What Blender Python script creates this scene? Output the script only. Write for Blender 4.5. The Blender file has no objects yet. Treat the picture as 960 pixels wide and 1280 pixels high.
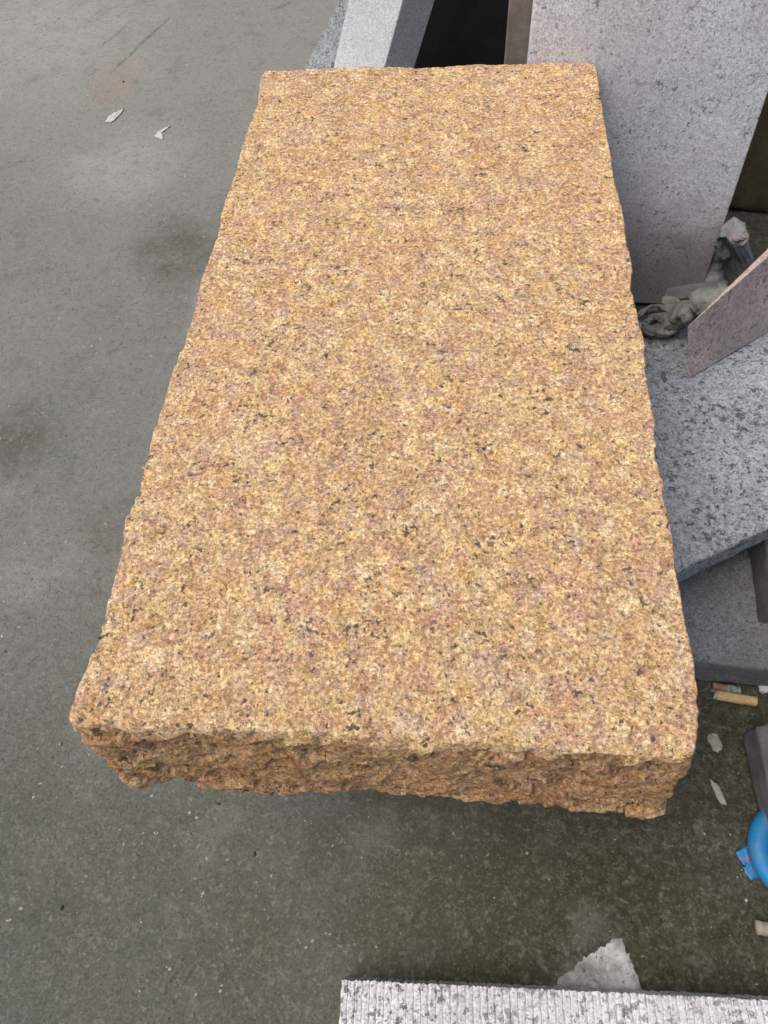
import bpy, bmesh, math, random
import numpy as np
from mathutils import Matrix, Vector
random.seed(7); rng = np.random.default_rng(7)
D = bpy.data; SC = bpy.context.scene; COL = SC.collection
rad = math.radians

# ------------------------------------------------------------------ camera, sky, sun, exposure
S = 0.6
CAM = np.array([.0542, -.1357, .5901]) * S
FPX = 900.0
def _rot(a, b, c):
    ca, sa, cb, sb, cc, sc = math.cos(a), math.sin(a), math.cos(b), math.sin(b), math.cos(c), math.sin(c)
    return (np.array([[cc, -sc, 0], [sc, cc, 0], [0, 0, 1]]) @ np.array([[cb, 0, sb], [0, 1, 0], [-sb, 0, cb]])
            @ np.array([[1, 0, 0], [0, ca, -sa], [0, sa, ca]]))
RC = _rot(rad(30.37), rad(3.34), rad(4.36))
cam = D.cameras.new('camera'); camo = D.objects.new('camera', cam); COL.objects.link(camo)
cam.sensor_fit = 'VERTICAL'; cam.sensor_height = 32.0; cam.sensor_width = 24.0
cam.lens = FPX / 1280 * 32.0
cam.clip_start = .01; cam.clip_end = 200
camo.matrix_world = Matrix.Translation(CAM) @ Matrix(RC.tolist()).to_4x4()
SC.camera = camo

SUN_EL, SUN_AZ = rad(62), rad(-108)          # azimuth measured from +y towards +x
w = D.worlds.new('World'); SC.world = w; w.use_nodes = True
wn = w.node_tree; sky = wn.nodes.new('ShaderNodeTexSky'); sky.sky_type = 'NISHITA'
sky.sun_disc = False; sky.sun_elevation = SUN_EL; sky.sun_rotation = SUN_AZ
sky.air_density = 1.0; sky.dust_density = 6.0; sky.ozone_density = 1.0
bg = wn.nodes['Background']; bg.inputs['Strength'].default_value = .13
hs = wn.nodes.new('ShaderNodeHueSaturation'); hs.inputs['Saturation'].default_value = .85     # overcast: a paler sky
wn.links.new(sky.outputs[0], hs.inputs['Color']); wn.links.new(hs.outputs[0], bg.inputs[0])
sl = D.lights.new('sun', 'SUN'); sl.energy = 1.3; sl.angle = rad(50); sl.color = (1, .95, .87)
so = D.objects.new('sun', sl); COL.objects.link(so)
sdir = Vector((math.sin(SUN_AZ) * math.cos(SUN_EL), math.cos(SUN_AZ) * math.cos(SUN_EL), math.sin(SUN_EL)))
so.rotation_euler = sdir.to_track_quat('Z', 'Y').to_euler()
SC.view_settings.view_transform = 'Standard'; SC.view_settings.look = 'None'
SC.view_settings.exposure = 0.15; SC.view_settings.gamma = 1

# ------------------------------------------------------------------ helpers
def ray(px, py): return RC @ np.array([(px - 480) / FPX, -(py - 640) / FPX, -1])
def at(px, py, z):
    d = ray(px, py); return CAM + d * (z - CAM[2]) / d[2]
def at_plane(px, py, p, n):
    d = ray(px, py); return CAM + d * (np.dot(np.asarray(p) - CAM, n) / np.dot(d, n))
GZ = -.24                                   # ground level; the big slab's top is z = 0
def nrm(v): v = np.asarray(v, float); return v / np.linalg.norm(v)

def _hash(ix, iy, iz, seed):
    h = (ix.astype(np.int64) * 374761393 + iy.astype(np.int64) * 668265263 + iz.astype(np.int64) * 2147483647 + seed * 974711) & 0xffffffff
    h = ((h ^ (h >> 13)) * 1274126177) & 0xffffffff
    h = ((h ^ (h >> 16)) * 2246822519) & 0xffffffff
    return ((h ^ (h >> 15)) & 0xffff) / 65535.0
def vnoise(P, seed=0):
    F = np.floor(P); f = P - F; f = f * f * f * (f * (f * 6 - 15) + 10)
    i = F.astype(np.int64); out = 0
    for dx in (0, 1):
        for dy in (0, 1):
            for dz in (0, 1):
                wgt = (f[:, 0] if dx else 1 - f[:, 0]) * (f[:, 1] if dy else 1 - f[:, 1]) * (f[:, 2] if dz else 1 - f[:, 2])
                out = out + wgt * _hash(i[:, 0] + dx, i[:, 1] + dy, i[:, 2] + dz, seed)
    return out * 2 - 1
def fbm(P, octv=4, seed=0, gain=.5):
    a, s, t = 1, 0, 0
    for o in range(octv):
        s = s + a * vnoise(P * 2.03 ** o + o * 17.3, seed + o); t += a; a *= gain
    return s / t

def tag(o, label, cat, group=None):
    o['label'] = label; o['category'] = cat; o['kind'] = 'thing'
    if group: o['group'] = group
    return o
def link(name, me, mat, parent=None, smooth=True):
    o = D.objects.new(name, me); COL.objects.link(o)
    if mat: me.materials.append(mat)
    if smooth: me.polygons.foreach_set('use_smooth', [True] * len(me.polygons))
    if parent: o.parent = parent; o.matrix_parent_inverse = parent.matrix_world.inverted()
    return o
def mesh_from(name, V, F):
    me = D.meshes.new(name); me.from_pydata([tuple(map(float, v)) for v in V], [], F); me.update()
    bm = bmesh.new(); bm.from_mesh(me); bmesh.ops.recalc_face_normals(bm, faces=bm.faces[:]); bm.to_mesh(me); bm.free()
    return me
def empty(name, loc):
    o = D.objects.new(name, None); o.location = loc; o.empty_display_size = .02; COL.objects.link(o)
    bpy.context.view_layer.update(); return o
def remesh(me, voxel):
    o = D.objects.new('tmp', me); COL.objects.link(o)
    m = o.modifiers.new('r', 'REMESH'); m.mode = 'VOXEL'; m.voxel_size = voxel; m.adaptivity = 0
    dg = bpy.context.evaluated_depsgraph_get()
    out = D.meshes.new_from_object(o.evaluated_get(dg)); D.objects.remove(o); return out
def coords(me):
    n = len(me.vertices); V = np.empty(n * 3, np.float32); N = np.empty(n * 3, np.float32)
    me.vertices.foreach_get('co', V); me.vertices.foreach_get('normal', N)
    return V.reshape(-1, 3).astype(float), N.reshape(-1, 3).astype(float)
def setco(me, V): me.vertices.foreach_set('co', np.asarray(V, np.float32).ravel()); me.update()
def loft(rings, cap=True):
    n = len(rings[0]); V = [p for r in rings for p in r]; F = []
    for k in range(len(rings) - 1):
        for i in range(n):
            j = (i + 1) % n; F.append((k * n + i, k * n + j, (k + 1) * n + j, (k + 1) * n + i))
    if cap: F.append(tuple(range(n))); F.append(tuple((len(rings) - 1) * n + i for i in range(n)))
    return V, F
def hexa(name, bottom, top, mat, bevel=.0015, voxel=None, amp=0, scale=60, chip=0, parent=None, seed=0):
    """a stone block from 4 bottom and 4 top corners; bevelled, worn and dented"""
    V, F = loft([bottom, top]); me = mesh_from(name, V, F)
    if voxel:
        me = remesh(me, voxel); me.name = name
        P, N = coords(me)
        d = amp * fbm(P * scale, 4, seed)
        if chip:
            c = fbm(P * 42, 3, seed + 9); d -= chip * np.clip(c - .25, 0, 1) * 2
        setco(me, P + N * d[:, None])
    else:
        bm = bmesh.new(); bm.from_mesh(me)
        bmesh.ops.bevel(bm, geom=bm.edges[:], offset=bevel, segments=2, affect='EDGES', profile=.6)
        bm.to_mesh(me); bm.free()
    return link(name, me, mat, parent, smooth=bool(voxel))

# ------------------------------------------------------------------ node helper
class NT:
    def __init__(s, name, rough=.85, spec=.25):
        s.m = D.materials.new(name); s.m.use_nodes = True; s.t = s.m.node_tree
        s.b = s.t.nodes['Principled BSDF']; s.b.inputs['Roughness'].default_value = rough
        s.b.inputs['Specular IOR Level'].default_value = spec
        s.co = s.t.nodes.new('ShaderNodeTexCoord').outputs['Object']
    def put(s, inp, v):
        if isinstance(v, bpy.types.NodeSocket): s.t.links.new(v, inp)
        elif v is not None: inp.default_value = v if not (isinstance(v, tuple) and len(v) == 3 and inp.type == 'RGBA') else (*v, 1)
    def noise(s, scale, detail=4, rough=.55, vec=None, dist=0, color=False):
        n = s.t.nodes.new('ShaderNodeTexNoise'); s.put(n.inputs['Vector'], vec or s.co)
        n.inputs['Scale'].default_value = scale; n.inputs['Detail'].default_value = detail
        n.inputs['Roughness'].default_value = rough; n.inputs['Distortion'].default_value = dist
        return n.outputs['Color' if color else 'Fac']
    def voro(s, scale, vec=None, out='Color', rnd=1, feature='F1'):
        n = s.t.nodes.new('ShaderNodeTexVoronoi'); n.feature = feature; s.put(n.inputs['Vector'], vec or s.co)
        n.inputs['Scale'].default_value = scale; n.inputs['Randomness'].default_value = rnd
        return n.outputs[out]
    def math(s, op, a, b=0.0, clamp=False):
        n = s.t.nodes.new('ShaderNodeMath'); n.operation = op; n.use_clamp = clamp
        s.put(n.inputs[0], a); s.put(n.inputs[1], b); return n.outputs[0]
    def vmath(s, op, a, b=None, scale=None):
        n = s.t.nodes.new('ShaderNodeVectorMath'); n.operation = op; s.put(n.inputs[0], a)
        if b is not None: s.put(n.inputs[1], b)
        if scale is not None: s.put(n.inputs['Scale'], scale)
        return n.outputs['Value' if op in ('DISTANCE', 'LENGTH', 'DOT_PRODUCT') else 'Vector']
    def rng(s, v, a, b, c=0.0, d=1.0, smooth=True):
        n = s.t.nodes.new('ShaderNodeMapRange'); n.interpolation_type = 'SMOOTHSTEP' if smooth else 'LINEAR'
        s.put(n.inputs['Value'], v)
        for k, x in zip(('From Min', 'From Max', 'To Min', 'To Max'), (a, b, c, d)): n.inputs[k].default_value = x
        return n.outputs['Result']
    def mix(s, f, a, b, mode='MIX'):
        n = s.t.nodes.new('ShaderNodeMix'); n.data_type = 'RGBA'; n.blend_type = mode
        s.put(n.inputs[0], f); s.put(n.inputs[6], a); s.put(n.inputs[7], b); return n.outputs[2]
    def ramp(s, f, stops, const=False):
        n = s.t.nodes.new('ShaderNodeValToRGB'); e = n.color_ramp
        e.interpolation = 'CONSTANT' if const else 'LINEAR'
        while len(e.elements) < len(stops): e.elements.new(.5)
        for el, (p, c) in zip(e.elements, stops): el.position = p; el.color = (*c, 1)
        s.put(n.inputs[0], f); return n.outputs[0]
    def sep(s, c):
        n = s.t.nodes.new('ShaderNodeSeparateColor'); s.put(n.inputs[0], c); return n.outputs
    def xyz(s, v=None):
        n = s.t.nodes.new('ShaderNodeSeparateXYZ'); s.put(n.inputs[0], v or s.co); return n.outputs
    def normal(s):
        return s.t.nodes.new('ShaderNodeNewGeometry').outputs['Normal']
    def warp(s, amt, scale, vec=None):
        c = s.noise(scale, 3, .6, vec, color=True)
        return s.vmath('ADD', vec or s.co, s.vmath('SCALE', s.vmath('SUBTRACT', c, (.5, .5, .5)), scale=amt))
    def bump(s, h, dist, strength=1.0, prev=None):
        n = s.t.nodes.new('ShaderNodeBump'); n.inputs['Strength'].default_value = strength
        n.inputs['Distance'].default_value = dist; s.put(n.inputs['Height'], h)
        if prev: s.put(n.inputs['Normal'], prev)
        return n.outputs[0]
    def done(s, col, nrm=None, rough=None):
        s.put(s.b.inputs['Base Color'], col)
        if nrm: s.put(s.b.inputs['Normal'], nrm)
        if rough is not None: s.put(s.b.inputs['Roughness'], rough)
        return s.m

# ------------------------------------------------------------------ materials
def mat_yellow_granite():
    n = NT('yellow_granite', .82, .25)
    p0 = n.warp(.011, 210); p = n.warp(.0065, 330); p2 = n.warp(.005, 520)
    def off(*v): return n.vmath('ADD', n.co, v)
    c0 = n.sep(n.voro(132, p0)); c1 = n.sep(n.voro(235, p)); c2 = n.sep(n.voro(460, p2))
    pal = [(0, (.60, .36, .19)), (.14, (.76, .49, .27)), (.28, (.93, .67, .33)), (.40, (.64, .40, .28)), (.54, (.76, .50, .25)),
           (.66, (.70, .40, .25)), (.76, (.95, .74, .47)), (.86, (.60, .41, .33)), (.94, (.82, .51, .20))]
    base = n.ramp(c0[0], pal, True)
    mid = n.ramp(c1[1], [(0, (.46, .26, .14)), (.2, (.66, .43, .26)), (.42, (.84, .60, .33)), (.60, (.58, .37, .25)), (.74, (.95, .78, .50)), (.90, (.72, .46, .19))], True)
    fine = n.ramp(c2[1], [(0, (.26, .14, .065)), (.22, (.50, .31, .18)), (.5, (.68, .46, .25)), (.74, (.90, .68, .38)), (.9, (.98, .86, .64))], True)
    A = n.noise(430, 5, .75, off(2, 5, 1))
    col = n.mix(.42, base, mid); col = n.mix(.22, col, fine)
    col = n.mix(n.math('MULTIPLY', n.rng(n.noise(26, 4, .6), .48, .66), .24), col, (.74, .47, .16))
    col = n.mix(n.math('MULTIPLY', n.rng(n.noise(50, 5, .65, off(3.1, 1.7, .4)), .50, .66), .36), col, (.60, .36, .265))
    col = n.mix(n.math('MULTIPLY', n.rng(n.noise(88, 4, .65, off(6.2, 3.3, 9.1)), .55, .67), .50), col, (.98, .72, .34))
    hs = n.t.nodes.new('ShaderNodeHueSaturation'); hs.inputs['Saturation'].default_value = 1.02; hs.inputs['Value'].default_value = 1.05
    n.put(hs.inputs['Color'], col); col = hs.outputs[0]
    # every crystal is cracked and granular inside
    gr = n.rng(A, .34, .66, .48, 1.54, False); sm = n.rng(n.noise(800, 4, .8, p), .36, .64, .62, 1.40, False)
    k = n.math('MULTIPLY', gr, sm)
    col = n.mix(1.0, col, n.vmath('SCALE', (1, 1, 1), scale=k), 'MULTIPLY')
    col = n.mix(n.rng(A, .56, .68, 0, .55), col, (.97, .86, .66))
    # dark mica: ragged grains gathered in loose clusters, no two alike
    cl = n.rng(n.noise(50, 4, .65, off(5, 2, 8)), .38, .66, -.06, .065, False)
    m1 = n.math('ADD', n.noise(250, 5, .66, off(8, 8, 3)), cl)
    dark = n.rng(m1, .605, .640)
    col = n.mix(n.math('MULTIPLY', dark, .84), col, n.ramp(c2[0], [(0, (.025, .025, .025)), (.6, (.065, .065, .065)), (1, (.17, .16, .15))]))
    d2 = n.rng(n.noise(480, 3, .6, off(1, 8, 13)), .615, .66); col = n.mix(n.math('MULTIPLY', d2, .8), col, (.10, .06, .035))
    # the split sides keep their natural rust skin
    nz = n.math('ABSOLUTE', n.xyz(n.normal())[2])
    zz = n.xyz()[2]
    skin = n.math('MULTIPLY', n.rng(n.math('ADD', zz, n.math('MULTIPLY', n.math('SUBTRACT', n.noise(45, 4, .65), .5), .02)), -.003, -.011), n.rng(n.noise(35, 4, .6), .25, .6, .35, .8))
    rust = n.mix(n.noise(90, 4, .65), (.19, .105, .055), (.41, .25, .145))
    col = n.mix(skin, col, n.mix(.72, rust, n.mix(1.0, col, (.72, .58, .48), 'MULTIPLY')))
    h1 = n.math('ADD', n.noise(520, 5, .7, p), n.math('MULTIPLY', A, .8)); h2 = n.noise(160, 4, .6)
    b = n.bump(h2, .0022, .9); b = n.bump(h1, .0016, 1.0, b)
    b = n.bump(n.math('SUBTRACT', 1.0, dark), .0006, .8, b)
    return n.done(col, b)

def mat_grey_granite(name, light, mid, dark, scale=420, dk=.16, tint=None, tintamt=0, stain_shade=None, grain_bump=.0003, moss=None):
    n = NT(name, .7, .3)
    p = n.warp(.003, 300)
    c = n.sep(n.voro(scale, p)); c2 = n.sep(n.voro(scale * 1.9, p))
    col = n.ramp(c[0], [(0, mid), (.45, light), (.75, tuple(x * 1.12 for x in light)), (1, mid)])
    col = n.mix(.4, col, n.ramp(c2[0], [(0, tuple(x * .75 for x in mid)), (.6, light), (1, tuple(min(.9, x * 1.25) for x in light))]))
    cl = n.rng(n.noise(scale * .15, 3, .6), .38, .70, -.05, .05, False)
    m = n.math('ADD', n.noise(scale * .8, 4, .62, n.vmath('ADD', p, (3, 6, 9))), cl)
    t0 = .66 - dk * .55
    f = n.rng(m, t0, t0 + .05)
    col = n.mix(n.math('MULTIPLY', f, .85), col, n.mix(c2[2], dark, tuple(x * 1.9 for x in dark)))
    s2 = n.rng(n.noise(scale * 1.7, 3, .6, n.vmath('ADD', n.co, (7, 1, 2))), .625, .665)
    col = n.mix(n.math('MULTIPLY', s2, .7), col, dark)
    fn = n.noise(scale * 2.2, 4, .72, n.vmath('ADD', n.co, (3, 1, 4)))
    col = n.mix(n.rng(fn, .51, .64, 0, .6), col, tuple(min(.92, x * 1.45) for x in light))
    col = n.mix(n.rng(fn, .48, .37, 0, .6), col, tuple(x * .45 for x in mid))
    big = n.noise(9, 5, .6)
    col = n.mix(1.0, col, n.ramp(big, [(.25, (.80, .80, .80)), (.7, (1.06, 1.06, 1.06))]), 'MULTIPLY')
    if tint: col = n.mix(n.math('MULTIPLY', n.rng(n.noise(14, 4, .6, n.vmath('ADD', n.co, (4, 4, 4))), .42, .68), tintamt), col, tint)
    if stain_shade:                                                       # brownish stain at the foot, with occlusion shade painted into it
        z0, z1, sc_ = stain_shade
        zn = n.math('ADD', n.xyz()[2], n.math('MULTIPLY', n.math('SUBTRACT', n.noise(18, 5, .65), .5), .09))
        col = n.mix(n.math('MULTIPLY', n.rng(zn, z1, z0), .75), col, n.mix(n.noise(40, 4, .6), sc_, tuple(x * 1.9 for x in sc_)))
    if moss:
        col = n.mix(n.math('MULTIPLY', n.rng(n.noise(16, 5, .7, n.vmath('ADD', n.co, (9, 1, 3))), .5, .66), .6), col, moss)
    b = n.bump(n.noise(900, 3, .7), grain_bump, .7); b = n.bump(n.noise(60, 4, .6), .0008, .5, b)
    return n.done(col, b)

def mat_ground():
    n = NT('yard_concrete', .9, .2)
    big = n.noise(2.3, 6, .6); med = n.noise(9, 6, .62); fine = n.noise(160, 5, .7)
    col = n.mix(n.rng(big, .3, .7), (.140, .150, .136), (.208, .212, .196))
    col = n.mix(n.rng(med, .35, .72, 0, .8), col, (.175, .180, .170))
    col = n.mix(n.rng(n.noise(5, 7, .7, n.vmath('ADD', n.co, (3, 8, 1)), 1.2), .55, .74, 0, .55), col, (.33, .325, .31))
    x, y, z = n.xyz()
    def blob(px, py, r0, r1, amt, c, col, wob=.06, sq=None):
        q = at(px, py, GZ)
        v = n.warp(wob, 14)
        v = n.vmath('MULTIPLY', v, (1, 1, 0))
        if sq: v = n.vmath('MULTIPLY', v, (sq[0], sq[1], 0)); q = (q[0] * sq[0], q[1] * sq[1], 0)
        d = n.vmath('DISTANCE', v, (float(q[0]), float(q[1]), 0.0))
        m = n.math('MULTIPLY', n.rng(d, r1, r0), n.rng(n.noise(30, 5, .7), .25, .65, .35, 1))
        return n.mix(n.math('MULTIPLY', m, amt), col, c)
    far = n.rng(n.math('ADD', y, n.math('MULTIPLY', big, .3)), .45, 1.15)       # paler concrete out in the yard
    col = n.mix(n.math('MULTIPLY', far, .62), col, (.270, .266, .242))
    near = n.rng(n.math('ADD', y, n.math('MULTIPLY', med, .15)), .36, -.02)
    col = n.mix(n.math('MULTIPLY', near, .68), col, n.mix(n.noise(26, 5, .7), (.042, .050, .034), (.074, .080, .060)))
    gm = n.math('MULTIPLY', n.math('MULTIPLY', n.rng(n.noise(10, 6, .7, n.vmath('ADD', n.co, (12, 3, 7))), .46, .64), n.rng(x, -.28, -.02)), n.rng(y, .30, .05))
    col = n.mix(n.math('MULTIPLY', gm, .6), col, (.062, .068, .030))
    # damp mossy area on the right, and scattered stains
    mm = n.rng(n.math('ADD', x, n.math('MULTIPLY', n.math('SUBTRACT', n.noise(11, 6, .68), .5), .22)), -.05, .14)
    mossy = n.mix(n.rng(n.noise(12, 6, .72, n.vmath('ADD', n.co, (6, 2, 4))), .42, .60), (.028, .032, .010), (.060, .050, .034))
    mossy = n.mix(n.rng(n.noise(170, 5, .75), .40, .62), n.mix(.55, mossy, (.012, .011, .006)), n.mix(.18, mossy, (.12, .105, .075)))
    col = n.mix(n.math('MULTIPLY', mm, .88), col, mossy)
    col = blob(225, 315, .02, .085, .75, (.075, .072, .055), col)
    col = blob(20, 555, .01, .07, .7, (.075, .075, .058), col)
    col = blob(140, 660, .01, .06, .5, (.09, .092, .072), col)
    col = blob(405, 1055, .004, .028, .7, (.075, .08, .06), col, .02)
    col = blob(330, 1165, .004, .04, .6, (.07, .07, .042), col, .03)
    col = blob(560, 1080, .02, .12, .6, (.055, .052, .032), col)
    col = blob(262, 1055, .002, .026, .40, (.21, .21, .195), col, .05)
    col = blob(300, 1030, .002, .018, .35, (.20, .20, .185), col, .05)
    col = blob(470, 1045, .004, .03, .35, (.22, .22, .205), col, .03)
    col = blob(712, 1222, .003, .020, .35, (.20, .20, .19), col, .035)
    col = blob(740, 1160, .004, .022, .45, (.20, .195, .18), col, .03)
    col = blob(160, 205, .03, .13, .45, (.40, .40, .385), col, .1)
    col = blob(60, 40, .05, .3, .45, (.40, .395, .37), col, .2)
    col = blob(145, 98, .01, .06, .4, (.30, .21, .16), col, .03, (1, .5))
    # dark scrape marks
    def line(p0, p1, wd, amt, c, col):
        a, b = at(*p0, GZ)[:2], at(*p1, GZ)[:2]; dd = b - a; L = np.linalg.norm(dd); u = dd / L; v = (-u[1], u[0])
        s_ = n.vmath('DOT_PRODUCT', n.vmath('SUBTRACT', n.co, (float(a[0]), float(a[1]), 0)), (float(u[0]), float(u[1]), 0))
        t_ = n.vmath('DOT_PRODUCT', n.vmath('SUBTRACT', n.warp(.012, 30), (float(a[0]), float(a[1]), 0)), (float(v[0]), float(v[1]), 0))
        m = n.math('MULTIPLY', n.rng(n.math('ABSOLUTE', t_), wd, wd * .3), n.math('MULTIPLY', n.rng(s_, 0, L * .2), n.rng(s_, L, L * .8)))
        m = n.math('MULTIPLY', m, n.rng(n.noise(60, 4, .7), .3, .55))
        return n.mix(n.math('MULTIPLY', m, amt), col, c)
    col = line((132, 97), (216, 18), .005, .75, (.12, .118, .11), col)
    col = line((122, 62), (160, 30), .005, .6, (.14, .135, .125), col)
    col = line((120, 20), (160, 2), .006, .4, (.17, .165, .155), col)
    col = line((340, 14), (365, 2), .006, .6, (.13, .125, .115), col)
    col = line((330, 45), (312, 40), .006, .5, (.15, .14, .13), col)
    col = line((388, 58), (402, 54), .008, .6, (.13, .125, .115), col)
    col = line((200, 1250), (235, 1185), .0022, .6, (.05, .05, .045), col)
    col = line((213, 1262), (243, 1200), .0016, .5, (.05, .05, .045), col)
    # exposed aggregate: pale and dark grains
    p = n.warp(.003, 200)
    def grains(sc_, thr, c, amt, col, r=.38):
        g = n.sep(n.voro(sc_, p)); f = n.math('MULTIPLY', n.math('LESS_THAN', g[0], thr), n.rng(n.voro(sc_, p, 'Distance'), r, r * .55))
        f = n.math('MULTIPLY', f, n.rng(n.noise(22, 4, .6), .3, .62, .35, 1))
        return n.mix(n.math('MULTIPLY', f, amt), col, c)
    col = n.mix(n.rng(fine, .5, .75, 0, .35), col, (.30, .30, .285)); col = n.mix(n.rng(fine, .48, .28, 0, .45), col, (.06, .062, .056))
    vf = n.noise(430, 5, .8); nearf = n.rng(y, .45, .0, .25, 1)                 # gritty close to, smoother far off
    col = n.mix(n.math('MULTIPLY', n.rng(vf, .53, .68, 0, .55), nearf), col, n.mix(.5, col, (.34, .34, .30)))
    col = n.mix(n.math('MULTIPLY', n.rng(vf, .47, .32, 0, .70), nearf), col, (.030, .032, .026))
    mo = n.noise(28, 6, .75, n.vmath('ADD', n.co, (2, 13, 5)))
    col = n.mix(n.rng(mo, .54, .70, 0, .35), col, n.mix(.5, col, (.24, .24, .21))); col = n.mix(n.rng(mo, .46, .32, 0, .40), col, n.mix(.5, col, (.04, .045, .03)))
    dm = n.rng(mm, 0, 1, 1, .16, False)                             # the damp film dulls the aggregate
    def flecks(sc_, t0, c, amt, col, o):
        f = n.rng(n.noise(sc_, 4, .6, n.vmath('ADD', n.co, o)), t0, t0 + .045)
        return n.mix(n.math('MULTIPLY', n.math('MULTIPLY', f, amt), dm), col, c)
    col = flecks(330, .60, (.24, .24, .215), .25, col, (1, 7, 3)); col = flecks(210, .635, (.32, .31, .28), .35, col, (6, 7, 3))
    col = flecks(420, .60, (.045, .046, .04), .6, col, (9, 2, 5)); col = flecks(120, .69, (.46, .45, .41), .8, col, (2, 9, 6))
    col = grains(150, .03, (.48, .47, .43), .75, col, .2)
    b = n.bump(n.noise(240, 5, .7), .0012, .7); b = n.bump(n.noise(40, 4, .6), .003, .4, b)
    return n.done(col, b)

def mat_plain(name, a, b_, scale=60, rough=.8, bumpd=.0005, spec=.3, bscale=200):
    n = NT(name, rough, spec)
    return n.done(n.mix(n.rng(n.noise(scale, 5, .65), .3, .7), a, b_), n.bump(n.noise(bscale, 4, .65), bumpd, .8))

M_YEL = mat_yellow_granite()
M_GND = mat_ground()
M_UPR = mat_grey_granite('pale_grey_granite', (.64, .655, .69), (.52, .53, .555), (.12, .125, .14), 270, .13,
                         (.56, .50, .51), .35, (-.20, -.09, (.10, .082, .078)))
M_WHT = mat_grey_granite('light_grey_granite', (.62, .645, .68), (.50, .52, .55), (.26, .27, .29), 400, .12, None, 0)
M_GRY = mat_grey_granite('speckled_grey_granite', (.36, .38, .405), (.19, .205, .225), (.035, .04, .046), 210, .20, None, 0, None, .0004)
M_LOW = mat_grey_granite('dusty_grey_granite', (.20, .207, .218), (.115, .12, .127), (.045, .058, .062), 330, .12, (.12, .12, .10), .6)
M_PNK = mat_grey_granite('pink_granite', (.64, .50, .465), (.42, .325, .305), (.09, .072, .07), 240, .16, (.25, .23, .215), .5)
M_DRK = mat_plain('recess_shade_black', (.012, .012, .013), (.028, .027, .027), 12, .75)  # near-black colour stands for the shade in the recess
M_BRN = mat_plain('shaded_brown_stone', (.065, .052, .028), (.13, .10, .058), 22, .9, .001)  # brown darkened to hold the shade on that slab
M_TAUPE = mat_plain('shaded_side_taupe', (.13, .115, .10), (.20, .18, .16), 40, .85, .0008)  # shaded tone of the tall slab's left side
M_SIDE = mat_plain('dull_grey_stone', (.085, .085, .09), (.14, .14, .145), 60, .85, .0008)

# ------------------------------------------------------------------ ground
me = mesh_from('ground', [(-15, -15, GZ), (15, -15, GZ), (15, 15, GZ), (-15, 15, GZ)], [(0, 1, 2, 3)])
g = link('ground', me, M_GND, smooth=False); g['kind'] = 'structure'

# ------------------------------------------------------------------ the yellow granite slab
T = .108
left = [(87, 898), (95, 870), (106, 836), (123, 796), (130, 768), (140, 735), (152, 690), (156, 650), (172, 620), (184, 570), (190, 545), (205, 500),
        (213, 470), (230, 430), (244, 385), (250, 350), (272, 295), (276, 270), (292, 220), (300, 190), (306, 168), (322, 130), (325, 98)]
back = [(330, 89), (380, 87), (430, 85), (480, 84), (530, 85), (570, 82), (600, 82), (640, 81), (690, 79), (735, 78), (745, 81)]
right = [(748, 100), (756, 150), (764, 195), (768, 225), (778, 265), (781, 290), (790, 330), (789, 360), (797, 390), (805, 425), (806, 450), (812, 490),
         (819, 530), (820, 570), (830, 605), (829, 625), (842, 680), (846, 720), (855, 760), (862, 800), (872, 850), (873, 885), (871, 920), (867, 938)]
front = [(860, 944), (800, 945), (740, 942), (690, 937), (640, 932), (580, 931), (515, 925), (467, 923), (395, 914), (340, 916), (300, 912), (242, 905), (175, 911),
         (132, 906), (94, 906)]
fbot = [(824, 1014), (806, 1018), (787, 1015), (734, 1008), (672, 1004), (576, 998), (515, 992), (424, 986), (357, 987), (290, 984), (242, 977), (223, 969), (199, 975),
        (173, 979), (160, 972)]
def resample(P, n):
    P = np.asarray(P); s = np.r_[0, np.cumsum(np.linalg.norm(np.diff(P, axis=0), axis=1))]
    u = np.linspace(0, s[-1], n); return np.stack([np.interp(u, s, P[:, k]) for k in range(3)], 1)
def U(L, z): return [at(x, y, z) for x, y in L]
tl, tb, tr, tf = U(left, 0), U(back, 0), U(right, 0), U(front, 0)
bf = U(fbot, -T)
cornr, cornl = bf[0], bf[-1]
blft = [p + np.array([.004 + .012 * max(0, 1 - p[1] / .10), 0, -T]) for p in tl]; blft[0] = cornl + np.array([-.002, .006, 0])
bbck = [p + np.array([0, -.004, -T]) for p in tb]
brgt = [p + np.array([.000 - .012 * max(0, 1 - p[1] / .09), 0, -T]) for p in tr]; brgt[-1] = cornr + np.array([.002, .008, 0])
NS = (150, 80, 150, 90)
top = np.vstack([resample(a, k)[:-1] for a, k in zip((tl + [tb[0]], tb + [tr[0]], tr + [tf[0]], tf + [tl[0]]), NS)])
bot = np.vstack([resample(a, k)[:-1] for a, k in zip((blft + [bbck[0]], bbck + [brgt[0]], brgt + [bf[0]], bf + [blft[0]]), NS)])
me = mesh_from('slab', *loft([top, .65 * top + .35 * bot, .35 * top + .65 * bot, bot]))
me = remesh(me, .00125); me.name = 'granite_slab'
P, N = coords(me)
topness = np.clip((N[:, 2] - .55) / .35, 0, 1) * (P[:, 2] > -.02)
botness = np.clip((-N[:, 2] - .6) / .3, 0, 1)
side = np.clip(1 - topness - botness, 0, 1)
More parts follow.
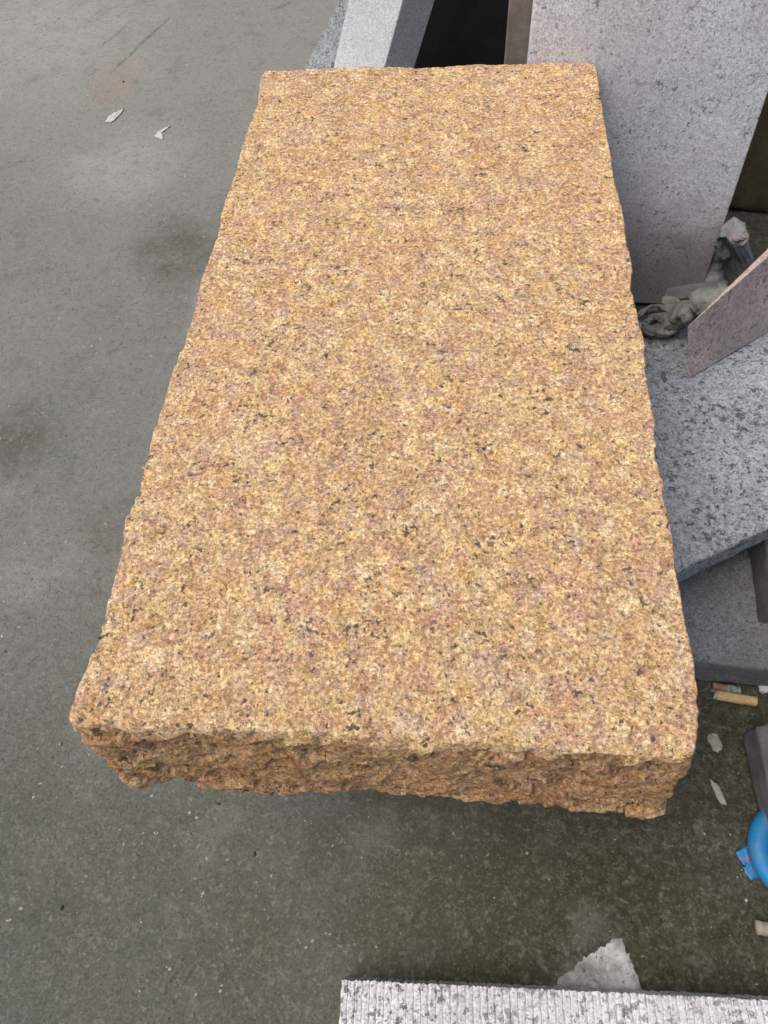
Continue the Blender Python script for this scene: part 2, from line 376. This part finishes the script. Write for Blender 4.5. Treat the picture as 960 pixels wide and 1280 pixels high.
# blur the mask along depth so the arris rounds off and breaks unevenly
side = np.maximum(side * np.clip((-P[:, 2] + .001) / .009, 0, 1), np.clip((-P[:, 2] - .003) / .009, 0, 1) * (1 - botness))
Q = P * np.array([1, 1, 1.7])
d_top = .0007 * fbm(P * 120, 3, 11) + .0005 * fbm(P * 420, 2, 12) + .0010 * fbm(P * 25, 2, 13)
rid = 1 - np.abs(fbm(Q * 38, 4, 21)); ledge = fbm(P * np.array([18, 18, 75]), 3, 31)
def facets(P, cell, tilt, jump, seed):
    """split rock: every cell of a jittered grid is a small plane with its own tilt"""
    r_ = np.random.default_rng(seed); out = np.zeros(len(P)); G = P / cell
    lo = np.floor(G.min(0)).astype(int) - 2; hi = np.floor(G.max(0)).astype(int) + 3; dim = hi - lo
    C_ = r_.random((*dim, 3)); Tn = r_.normal(0, tilt, (*dim, 3)); Of = r_.normal(0, jump, tuple(dim))
    b = np.floor(G).astype(int); best = np.full(len(P), 9e9)
    for dx in (-1, 0, 1):
        for dy in (-1, 0, 1):
            for dz in (-1, 0, 1):
                q = b + (dx, dy, dz); k = tuple((q - lo).T); v = G - (q + C_[k]); dd = (v * v).sum(1); m = dd < best
                out = np.where(m, ((v * Tn[k]).sum(1) + Of[k]) * cell, out); best = np.where(m, dd, best)
    return out
Qw = P + .004 * np.stack([fbm(P * 60 + 7.7 * k, 2, 60 + k) for k in range(3)], 1)
d_side = (.0035 * fbm(Q * 24, 3, 22) + facets(Qw * np.array([1, 1, 1.5]), .024, .12, .04, 3) + facets(Qw * np.array([1, 1, 1.3]), .009, .16, .06, 4)
          + .0010 * ledge + .0012 * fbm(P * 220, 3, 23) + .0008 * fbm(P * 520, 2, 24) + .0012)
d_side = .0052 * np.tanh(d_side / .0052)
d_side *= np.where((np.abs(N[:, 0]) > .7) | (P[:, 1] > .5), .6, 1)
d = d_top * (1 - side) + d_side * side
d = d * np.where(botness > .5, .2, 1)
Pn = P + N * d[:, None]
# chipped arris: drop the top surface a little close to the edge where noise says so
setco(me, Pn)
slab = link('granite_slab', me, M_YEL)
tag(slab, 'large yellow brown granite slab with rough split edges, filling the middle of the picture', 'granite slab')

# ------------------------------------------------------------------ bearer stone under it
bz = GZ + .0005
b_ = hexa('bearer_block', [(-.09, .12, bz), (.08, .12, bz), (.08, .46, bz), (-.09, .46, bz)],
          [(-.09, .12, -T + .001), (.08, .12, -T + .001), (.08, .46, -T + .001), (-.09, .46, -T + .001)], M_SIDE, .002)
tag(b_, 'grey stone block underneath the large yellow granite slab, bearing it', 'stone block')

# ------------------------------------------------------------------ upright pale slab, leaning back
vd = nrm(ray(525, 1415)); bdir = nrm(np.cross(vd, (0, 0, 1)));
if bdir[0] < 0: bdir = -bdir
up = -vd
def frame_slab(name, base_r, pts_l, height, thick, mat, **k):
    pass
BR = at(869, 386, GZ)
pn = nrm(np.cross(bdir, up)); pn = pn if np.dot(pn, CAM - BR) > 0 else -pn
Lp = at_plane(660, 80, BR, pn); wl = np.dot(BR - Lp, bdir)
BL = BR - bdir * wl
th = .028; H = .62
bott = [BL, BR, BR - pn * th, BL - pn * th]
# keep the foot on the ground
low = min(p[2] for p in bott); off = np.array([0, 0, GZ + .0005 - low])
bott = [p + off for p in bott]
u_ = hexa('upright_slab', bott, [p + up * H for p in bott], M_UPR, .0012)
tag(u_, 'tall pale grey granite slab standing upright behind the right corner of the yellow slab', 'stone slab')

bq = [p - bdir * .020 - pn * (th + .004) for p in bott]; bq[1] = bq[1] - bdir * .06; bq[2] = bq[2] - bdir * .06  # added slab drawing the tall slab's left side in its shaded tone
o = hexa('shaded_side_slab', bq, [p + up * H for p in bq], M_TAUPE, .0015)
tag(o, 'added taupe slab standing for the shaded left side of the tall pale slab', 'stone slab')

# ------------------------------------------------------------------ light grey blocks at the back left
vd2 = nrm(ray(150, 1290)); up2 = -vd2
def lean_block(name, L, Mi, R_, mat, hgt, upv, bevel=.0015):
    L, Mi, R_ = at(*L, GZ + .001), at(*Mi, GZ + .001), at(*R_, GZ + .001)
    K = L + R_ - Mi
    bt = [L, Mi, R_, K]
    return hexa(name, bt, [p + upv * hgt for p in bt], mat, bevel)
o = lean_block('leaning_block', (404, 142), (458, 166), (498, 150), M_WHT, .55, up2)
tag(o, 'light grey granite block leaning behind the far edge of the yellow slab', 'stone block')
o = lean_block('low_block', (374, 98), (404, 108), (430, 96), M_GRY, .16, nrm(np.array([.72, .1, 1])))
tag(o, 'light grey stone slab tilted behind the left edge of the leaning block', 'stone block')

# near-black slab added as the recess's shade; brown slab beyond, darkened for shade
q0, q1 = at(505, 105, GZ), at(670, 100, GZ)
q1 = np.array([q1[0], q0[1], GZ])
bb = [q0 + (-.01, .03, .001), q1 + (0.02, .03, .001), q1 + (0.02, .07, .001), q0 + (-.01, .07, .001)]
o = hexa('recess_shade_slab', bb, [p + np.array([0, .05, .6]) for p in bb], M_DRK, .002)
tag(o, 'added near-black slab standing for the shade in the recess between the leaning block and the tall pale slab', 'stone slab')
q0, q1 = at(850, 300, GZ), at(1100, 330, GZ)
bb = [q0 + (0, .06, .001), q1 + (.05, .06, .001), q1 + (.05, .10, .001), q0 + (0, .10, .001)]
o = hexa('brown_slab', bb, [p + np.array([0, .04, .6]) for p in bb], M_BRN, .003, .006, .002, 30)
tag(o, 'brown stone slab with its shade painted in, behind the right edge of the tall pale slab', 'stone slab')

# ------------------------------------------------------------------ pile on the right
ZG = -.130; tg = .030
a0, a1 = at(846, 716, ZG), at(1010, 636, ZG)
fd = nrm(a1 - a0); back_d = np.array([-fd[1], fd[0], 0])
a0 = a0 - fd * .05
dep = .33
top4 = [a0, a1 + fd * .1, a1 + fd * .1 + back_d * dep, a0 + back_d * dep]
# straight left side following the yellow slab's edge
top4[3] = at(775, 398, ZG); top4[2] = at(1010, 398, ZG) + (.15, 0, 0); print('grey', top4)
o = hexa('grey_slab', [p - (0, 0, tg) for p in top4], top4, M_GRY, .0025, .003, .0008, 60, .002)
tag(o, 'speckled grey granite slab lying flat beside the right edge of the yellow slab', 'stone slab')
ZL = -.196; tl_ = GZ + .0005
c0, c1 = at(800, 820, ZL), at(1010, 842, ZL)
fd2 = nrm(c1 - c0); bd2 = np.array([-fd2[1], fd2[0], 0])
t4 = [c0, c1, c1 + bd2 * .26, c0 + bd2 * .26]
o = hexa('lower_slab', [np.array([p[0], p[1], tl_]) for p in t4], t4, M_LOW, .0025, .003, .0008, 60, .002)
tag(o, 'dusty grey stone slab on the ground underneath the speckled grey slab', 'stone slab')
# dark block between the two
e0 = at(947, 778, ZL)
bb = [e0 + (0, 0, .0005), e0 + (.09, -.005, .0005), e0 + (.09, .10, .0005), e0 + (.004, .10, .0005)]
o = hexa('spacer_block', bb, [np.array([p[0], p[1], ZG - tg - .0005]) for p in bb], M_SIDE, .003, .003, .0012, 50)
tag(o, 'small dark stone block propping the speckled grey slab on the dusty slab', 'stone block')
# pink slab leaning on the grey one
B0, B1 = at(860, 474, ZG + .001), at(990, 398, ZG + .001)
T0 = at(859, 408, ZG + .058)
bx = nrm(B1 - B0); pnn = nrm(np.cross(bx, T0 - B0)); pnn = pnn if pnn[2] > 0 else -pnn
T1 = at_plane(985, 299, B0, pnn)
thk = .008
sk = bx * .045
bt = [B0, B1, B1 - pnn * thk, B0 - pnn * thk + sk]; tp = [T0, T1, T1 - pnn * thk, T0 - pnn * thk + sk]; print('pink', T0, T1, BR)
for p in bt: p[2] = max(p[2], ZG + .001)
o = hexa('pink_slab', bt, tp, M_PNK, .0012)
tag(o, 'pinkish granite slab tilted on the speckled grey slab near the right side', 'stone slab')

# block at the lower right
z_ = GZ + .032
r0, r1 = at(945, 906, z_), at(975, 1040, z_)
tp = [r1, r1 + (.12, .0, 0), r0 + (.12, .03, 0), r0]
tp[3] = r0; tp.insert(0, None); tp = tp[1:]
o = hexa('corner_block', [np.array([p[0], p[1], GZ + .0005]) for p in tp], tp, M_SIDE, .003, .003, .001, 60, .002)
tag(o, 'dull grey stone block on the mossy ground above the blue hose at the right edge', 'stone block')

# ------------------------------------------------------------------ ribbed slab at the bottom
ZR = -.198
k0, k1 = at(427, 1225, ZR), at(1000, 1252, ZR)
fx = nrm(k1 - k0); fy = nrm(np.array([fx[1], -fx[0], 0])); 
pitch = .0047; nr = int(np.linalg.norm(k1 - k0) / pitch) + 1; ln = .20
prof = []
for i in range(nr):
    for u, h in ((0, -.0007), (.14, -.0001), (.3, 0), (.62, 0), (.82, -.0002), (.93, -.0008)):
        prof.append((i * pitch + u * pitch, h + random.uniform(-.00015, .0001)))
prof.append((nr * pitch, -.0012))
V, F = [], []; rows = 60; npf = len(prof)
for j in range(rows + 1):
    for (x_, h) in prof:
        jx = .00022 * math.sin(j * 1.7 + x_ * 900) + random.uniform(-.0002, .0002)
        edge_ = random.uniform(-.0006, .0006) if j == 0 else 0
        p = k0 + fx * (x_ + jx) + fy * (j / rows * ln + edge_) + np.array([0, 0, h + random.uniform(-.0002, .0001) - (.0006 if j == 0 else 0)])
        V.append(p)
for j in range(rows):
    for i in range(npf - 1):
        F.append((j * npf + i, j * npf + i + 1, (j + 1) * npf + i + 1, (j + 1) * npf + i))
# skirt and bottom
loop = [i for i in range(npf)] + [j * npf + npf - 1 for j in range(1, rows + 1)] + [rows * npf + i for i in range(npf - 2, -1, -1)] + [j * npf for j in range(rows - 1, 0, -1)]
base_i = len(V)
for i in loop: V.append(np.array([V[i][0], V[i][1], GZ + .0005]))
nl = len(loop)
for i in range(nl): F.append((loop[i], loop[(i + 1) % nl], base_i + (i + 1) % nl, base_i + i))
F.append(tuple(base_i + i for i in range(nl)))
M_RIB = mat_grey_granite('white_ribbed_granite', (.62, .615, .63), (.50, .495, .51), (.055, .055, .06), 250, .22, (.55, .515, .53), .3)
o = link('ribbed_slab', mesh_from('ribbed_slab', V, F), M_RIB, smooth=False)
tag(o, 'white speckled granite slab with a finely grooved top at the bottom of the picture', 'stone slab')

# ------------------------------------------------------------------ small things on the ground
def flat_patch(name, px, mat, th=.0012, jag=.0008, n=110, seed=0, rough=.0004):
    P = np.array([at(x, y, GZ) for x, y in px]); P = np.vstack([P, P[:1]])
    R_ = resample(P, n + 1)[:-1]
    R_ = R_ + np.c_[rng.normal(0, jag, (n, 2)), np.zeros(n)]
    c = R_.mean(0); rings = [R_ + (0, 0, .0003), R_ * .985 + c * .015 + (0, 0, th)]
    for s in (.8, .55, .3): 
        q = c + (R_ - c) * s; q[:, 2] = GZ + th + rng.normal(0, rough, n); rings.append(q)
    return link(name, mesh_from(name, *loft(rings)), mat)
n_ = NT('dried_mortar', .9, .2)
cc = n_.mix(n_.rng(n_.noise(28, 6, .75), .38, .62), (.24, .24, .225), (.58, .58, .57))
cc = n_.mix(n_.rng(n_.noise(90, 5, .75, None, 2.5), .56, .66, 0, .75), cc, (.10, .10, .08))
M_MOR = n_.done(cc, n_.bump(n_.noise(120, 5, .7), .0015, .9))
o = flat_patch('mortar_patch', [(684, 1248), (694, 1236), (700, 1222), (716, 1212), (724, 1201), (738, 1193), (750, 1184), (760, 1179), (769, 1172), (777, 1172), (790, 1203), (806, 1242), (807, 1250)], M_MOR, .0005, .0006, rough=.0001)
tag(o, 'dried whitish mortar smear on the ground behind the ribbed slab', 'mortar smear')

def rock(name, px, py, sx, sy, sz, rz, mat, seed, z=GZ):
    bm = bmesh.new(); bmesh.ops.create_icosphere(bm, subdivisions=3, radius=1)
    V = np.array([v.co[:] for v in bm.verts]); d = 1 + .45 * fbm(V * 1.3 + seed * 3.1, 3, seed)
    V = V * d[:, None]; V = V + .10 * np.sign(V) * np.abs(np.roll(V, 1, 1))
    V = V * (sx, sy, sz); c, s = math.cos(rz), math.sin(rz)
    V = np.c_[V[:, 0] * c - V[:, 1] * s, V[:, 0] * s + V[:, 1] * c, V[:, 2]]
    V[:, 2] -= V[:, 2].min()
    q = at(px, py, z)
    for v, p in zip(bm.verts, V): v.co = p
    me = D.meshes.new(name); bm.to_mesh(me); bm.free()
    o = link(name, me, mat, smooth=False); o.location = (q[0], q[1], z + .0003); return o
M_CHIP = mat_plain('pale_chip', (.24, .235, .20), (.36, .35, .31), 200, .85, .0004)
M_WHC = mat_plain('white_chip', (.46, .46, .44), (.56, .56, .54), 90, .8, .0003)
o = rock('stone_chip', 892, 930, .0042, .0068, .003, .2, M_CHIP, 3); tag(o, 'pale rounded stone chip on the moss beside the right front corner of the yellow slab', 'stone chip')
o = rock('stone_sliver', 897, 992, .0022, .0090, .0015, .38, M_CHIP, 5); tag(o, 'thin pale stone sliver on the moss below the rounded chip', 'stone sliver')
o = rock('white_pebble', 952, 861, .0040, .0045, .003, .3, M_WHC, 8); tag(o, 'small white stone fragment beside the cigarette butts', 'stone chip')
o = flat_patch('white_flake', [(132, 153), (136, 147), (143, 142), (156, 136), (151, 143), (144, 151), (137, 154)], M_WHC, .0016, .0006, 36)
tag(o, 'larger white stone flake on the concrete left of the yellow slab', 'stone flake')
o = flat_patch('white_splinter', [(193, 171), (198, 165), (205, 161), (214, 157), (206, 163), (200, 169), (205, 175)], M_WHC, .0010, .0004, 36)
tag(o, 'smaller thin white splinter on the concrete right of the white flake', 'stone splinter')

def tube(pts, r, seg=14, closed=False, rfun=None, cap=True):
    pts = [np.asarray(p, float) for p in pts]; n = len(pts); rings = []
    up_ = np.array([0, 0, 1.0]); prev = None
    for i, p in enumerate(pts):
        a = pts[(i - 1) % n] if closed or i else p; b = pts[(i + 1) % n] if closed or i < n - 1 else p
        t = nrm(b - a)
        u = nrm(np.cross(t, up_)) if prev is None and abs(t[2]) < .95 else (nrm(np.cross(t, (1, 0, 0))) if prev is None else nrm(prev - t * np.dot(prev, t)))
        prev = u; v = np.cross(t, u); rr = r if rfun is None else r * rfun(i / max(1, n - 1))
        rings.append([p + rr * (math.cos(k * 2 * math.pi / seg) * u + math.sin(k * 2 * math.pi / seg) * v) for k in range(seg)])
    if closed: rings.append(rings[0])
    return loft(rings, cap and not closed)
M_FIL = mat_plain('filter_paper', (.44, .29, .13), (.58, .40, .20), 250, .8, .0002)
M_ASH = mat_plain('burnt_end', (.20, .20, .19), (.40, .38, .34), 300, .9, .0006)
M_RED = mat_plain('faded_red_paper', (.20, .10, .08), (.32, .20, .16), 200, .85, .0002)
M_GRN = mat_plain('faded_green_paper', (.16, .22, .18), (.26, .32, .27), 200, .85, .0002)
def butt(p0, p1, frac, ma, mb, label, r=.0040):
    a, b = at(*p0, GZ), at(*p1, GZ); a[2] = b[2] = GZ + r + .0005; m = a + (b - a) * frac
    root = empty('cigarette_butt', tuple(a * .5 + b * .5 - np.array([0, 0, r])))
    wob = lambda q: q + rng.normal(0, .00018, 3)
    link('filter', mesh_from('filter', *tube([wob(m + (b - m) * t) for t in np.linspace(0, 1, 14)], r, 18)), ma, root)
    link('paper', mesh_from('paper', *tube([wob(a + (m - a) * t) for t in np.linspace(0, 1, 6)], r * .93, 18)), mb, root)
    tag(root, label, 'cigarette butt', 'cigarette butts on the ground')
butt((888, 870), (943, 879), .1, M_FIL, M_ASH, 'orange tan cigarette butt on the dark ground, the longer and nearer of two')
butt((889, 859), (922, 865), .55, M_GRN, M_RED, 'faded reddish and green cigarette butt close to the dusty slab', .0034)

# blue hose loop and scrap
M_BLU = NT('blue_plastic', .55, .4)
_c = M_BLU.mix(M_BLU.noise(40, 4, .6), (.010, .15, .38), (.02, .22, .48))
_c = M_BLU.mix(M_BLU.rng(M_BLU.noise(75, 6, .75), .50, .66, 0, .55), _c, (.13, .17, .19))
M_BLU = M_BLU.done(_c, M_BLU.bump(M_BLU.noise(200, 4, .65), .0006, .8))
hr = .0072; hc = at(993, 1068, GZ); R0 = np.linalg.norm(at(944, 1068, GZ)[:2] - hc[:2])
pts = [hc + np.array([R0 * math.cos(a) * 1.0, R0 * 1.02 * math.sin(a), hr + .0008 + .0006 * math.sin(3 * a)]) for a in np.linspace(0, 2 * math.pi, 64, endpoint=False)]
o = link('plastic_ring', mesh_from('plastic_ring', *tube(pts, hr, 18, True)), M_BLU)
tag(o, 'blue plastic ring of hose on the mossy ground at the right edge', 'plastic ring')
M_SCR = NT('blue_scrap', .6, .35)
M_SCR = M_SCR.done(M_SCR.mix(M_SCR.rng(M_SCR.noise(130, 3, .5), .50, .60), (.03, .22, .48), (.26, .16, .24)), M_SCR.bump(M_SCR.noise(120, 3, .6), .001, .7))
o = flat_patch('plastic_scrap', [(919, 1066), (930, 1058), (938, 1053), (941, 1064), (945, 1080), (947, 1096), (938, 1100), (930, 1090), (926, 1078)], M_SCR, .0015, .0004, 40)
tag(o, 'torn blue and pink plastic scrap beside the blue ring', 'plastic scrap')
M_STK = mat_plain('weathered_wood', (.20, .17, .13), (.34, .30, .25), 60, .85, .0008)
a, b = at(941, 1160, GZ), at(1000, 1166, GZ); a[2] = b[2] = GZ + .0052
o = link('wood_stick', mesh_from('wood_stick', *tube([a + (b - a) * t + rng.normal(0, .0003, 3) for t in np.linspace(0, 1, 12)], .0046, 12)), M_STK)
tag(o, 'short weathered stick on the moss below the blue ring', 'stick')

# ------------------------------------------------------------------ dirty work gloves in the gap
M_GLV = mat_plain('dusty_knit', (.17, .178, .192), (.27, .28, .30), 45, .95, .0012, .1, 420)
M_HEM = mat_plain('dusty_pink_hem', (.19, .168, .172), (.27, .24, .245), 45, .95, .0012, .1, 420)
M_GL2 = mat_plain('dirty_knit', (.13, .135, .125), (.25, .25, .235), 45, .95, .0012, .1, 420)
def cloth_tube(name, pts, r, mat, parent, rf=None, seed=0, fold=.12, flat=.72, ribs=0, nring=70, seg=64, buck=.45, nz=.0016):
    """a limp knitted tube: flattened, creased along its length and buckled across it"""
    pts = np.array(spline(pts, nring)); r_ = np.random.default_rng(seed); rings = []; prev = None
    ph = r_.uniform(0, 6.28, 6); th_ = np.linspace(0, 2 * math.pi, seg, endpoint=False)
    for i, p in enumerate(pts):
        t = i / (nring - 1); a = pts[max(i - 1, 0)]; b = pts[min(i + 1, nring - 1)]; d = nrm(b - a)
        u = nrm(np.cross(d, (0, 0, 1)) + 1e-6) if prev is None else nrm(prev - d * np.dot(prev, d)); prev = u; v = np.cross(d, u)
        tw = .9 * math.sin(t * 2.2 + ph[0]); rad_ = r * (rf(t) if rf else 1)
        c = 1 + fold * np.cos(3 * th_ + ph[1] + 2.5 * t) + fold * .8 * np.cos(5 * th_ + ph[2] - 4 * t) + fold * .5 * np.cos(2 * th_ + ph[3] + 9 * t)
        c = c * (1 + fold * buck * math.sin(t * 34 + ph[4]) * np.cos(th_ + ph[5])) + (.035 * np.cos(ribs * th_) if ribs else 0)
        x = np.cos(th_); y = np.sin(th_) * flat; cx, sx = math.cos(tw), math.sin(tw)
        rings.append(p + rad_ * c[:, None] * ((x * cx - y * sx)[:, None] * u + (x * sx + y * cx)[:, None] * v))
    me = mesh_from(name, *loft(rings)); P, N = coords(me)
    setco(me, P + N * (nz * fbm(P * 110, 3, seed + 1) + .0005 * fbm(P * 420, 2, seed + 5))[:, None])
    return link(name, me, mat, parent)
ends = lambda t: max(.05, (1 - (1 - min(1, min(t, 1 - t) * 6)) ** 2) ** .5)
def spline(pts, n=24):
    pts = np.asarray(pts, float); t = np.linspace(0, len(pts) - 1, n); out = []
    for u in t:
        i = min(int(u), len(pts) - 2); f = u - i
        p0, p1, p2, p3 = pts[max(i - 1, 0)], pts[i], pts[i + 1], pts[min(i + 2, len(pts) - 1)]
        out.append(.5 * (2 * p1 + (p2 - p0) * f + (2 * p0 - 5 * p1 + 4 * p2 - p3) * f * f + (3 * p1 - p0 - 3 * p2 + p3) * f ** 3))
    return out
def W(px, py, z): return at(px, py, z)
zg = ZG + .006
root = empty('work_glove', tuple(W(835, 405, ZG)))
cloth_tube('palm', [W(870, 386, zg + .032), W(854, 391, zg + .018), W(840, 397, zg + .007), W(828, 399, zg + .003)], .0125, M_GL2, root, ends, 1, .10, .6)
cloth_tube('cuff', [W(902, 366, zg + .042), W(886, 374, zg + .042), W(866, 386, zg + .032)], .0120, M_GL2, root, ends, 2, .12, .55)
for k, pp in enumerate([[(838, 391), (824, 386), (808, 388), (798, 396)], [(834, 397), (820, 397), (806, 405)], [(838, 402), (826, 411), (812, 413), (804, 407)],
                        [(850, 402), (844, 412), (832, 418), (820, 415)], [(848, 386), (840, 379), (826, 376)]]):
    cloth_tube('finger', [W(x, y, zg + (.012 if i == 0 else .001 + .001 * (k % 3))) for i, (x, y) in enumerate(pp)], .0052, M_GL2, root, ends, 3 + k, .09, .62)
tag(root, 'dirty grey knitted work glove lying at the left end of the pink slab', 'glove')
zb = GZ + .012
root = empty('work_glove', tuple(W(915, 372, GZ)))
cloth_tube('cuff', [W(932, 372, zb + .005), W(928, 346, zb + .03), W(923, 318, zb + .06), W(920, 298, zb + .085), W(919, 284, zb + .100)], .0165, M_GLV, root,
           lambda t: (1.2 - .38 * t) * (1 if t < .93 else max(.05, (1 - ((t - .93) / .07) ** 2) ** .5)), 11, .075, .62, 15, buck=.1, nz=.0006)
cloth_tube('hem', [W(920, 297, zb + .088), W(919, 291, zb + .093), W(919, 284, zb + .0995)], .0140, M_HEM, root, lambda t: (1.06 if t < .6 else max(.05, 1.06 * (1 - ((t - .6) / .4) ** 2.5) ** .5)), 11, .075, .64, 15, 20, buck=.1, nz=.0006)
cloth_tube('palm', [W(900, 304, zb + .055), W(899, 326, zb + .035), W(901, 350, zb + .015), W(910, 374, zb)], .0190, M_GLV, root, ends, 12, .12, .55)
cloth_tube('finger', [W(898, 302, zb + .052), W(886, 316, zb + .04), W(881, 340, zb + .02), W(888, 366, zb)], .0085, M_GLV, root, ends, 13, .09, .6)
cloth_tube('finger', [W(917, 286, zb + .098), W(907, 288, zb + .092), W(904, 302, zb + .078), W(908, 322, zb + .06)], .0075, M_GLV, root, ends, 14, .09, .6)
cloth_tube('finger', [W(888, 348, zb + .012), W(882, 362, zb), W(868, 369, zb - .004), W(850, 373, zb - .004)], .0085, M_GLV, root, ends, 15, .09, .6)
tag(root, 'grey work glove with its cuff standing up between the pink and the tall pale slab', 'glove')
# thin broken tile lying below it
zt = ZG + .004
tq = [at(826, 382, zt), at(832, 364, zt), at(893, 354, zt), at(899, 368, zt)]
o = hexa('stone_strip', [p + (0, 0, -.0035) for p in tq], [p + (0, 0, .004) for p in tq], M_SIDE, .001)
tag(o, 'thin grey stone strip lying at the foot of the tall pale slab beside the gloves', 'stone strip')

# ------------------------------------------------------------------ loose grit on the ground
V, F = [], []
ico = bmesh.new(); bmesh.ops.create_icosphere(ico, subdivisions=1, radius=1)
IV = np.array([v.co[:] for v in ico.verts]); IF = [tuple(v.index for v in f.verts) for f in ico.faces]; ico.free()
k = 0
while k < 600:
    px, py = random.uniform(-60, 1010), random.uniform(-40, 1320)
    q = at(px, py, GZ)
    if py < 600 and random.random() < .5: continue
    r = min(.0026, .00040 * random.paretovariate(2.6))
    X = IV * (1 + rng.uniform(-.35, .35, (len(IV), 1))) * (r * rng.uniform(.7, 1.4, 3)) * (1, 1, .7)
    i0 = len(V); V.extend(X + (q[0], q[1], GZ + r * .3)); F.extend([tuple(i0 + i for i in f) for f in IF]); k += 1
n_ = NT('grit', .9, .2)
gc = n_.ramp(n_.sep(n_.voro(70))[0], [(0, (.08, .078, .066)), (.6, (.20, .19, .165)), (1, (.45, .44, .40))])
o = link('grit', mesh_from('grit', V, F), n_.done(gc), smooth=False); o['kind'] = 'stuff'
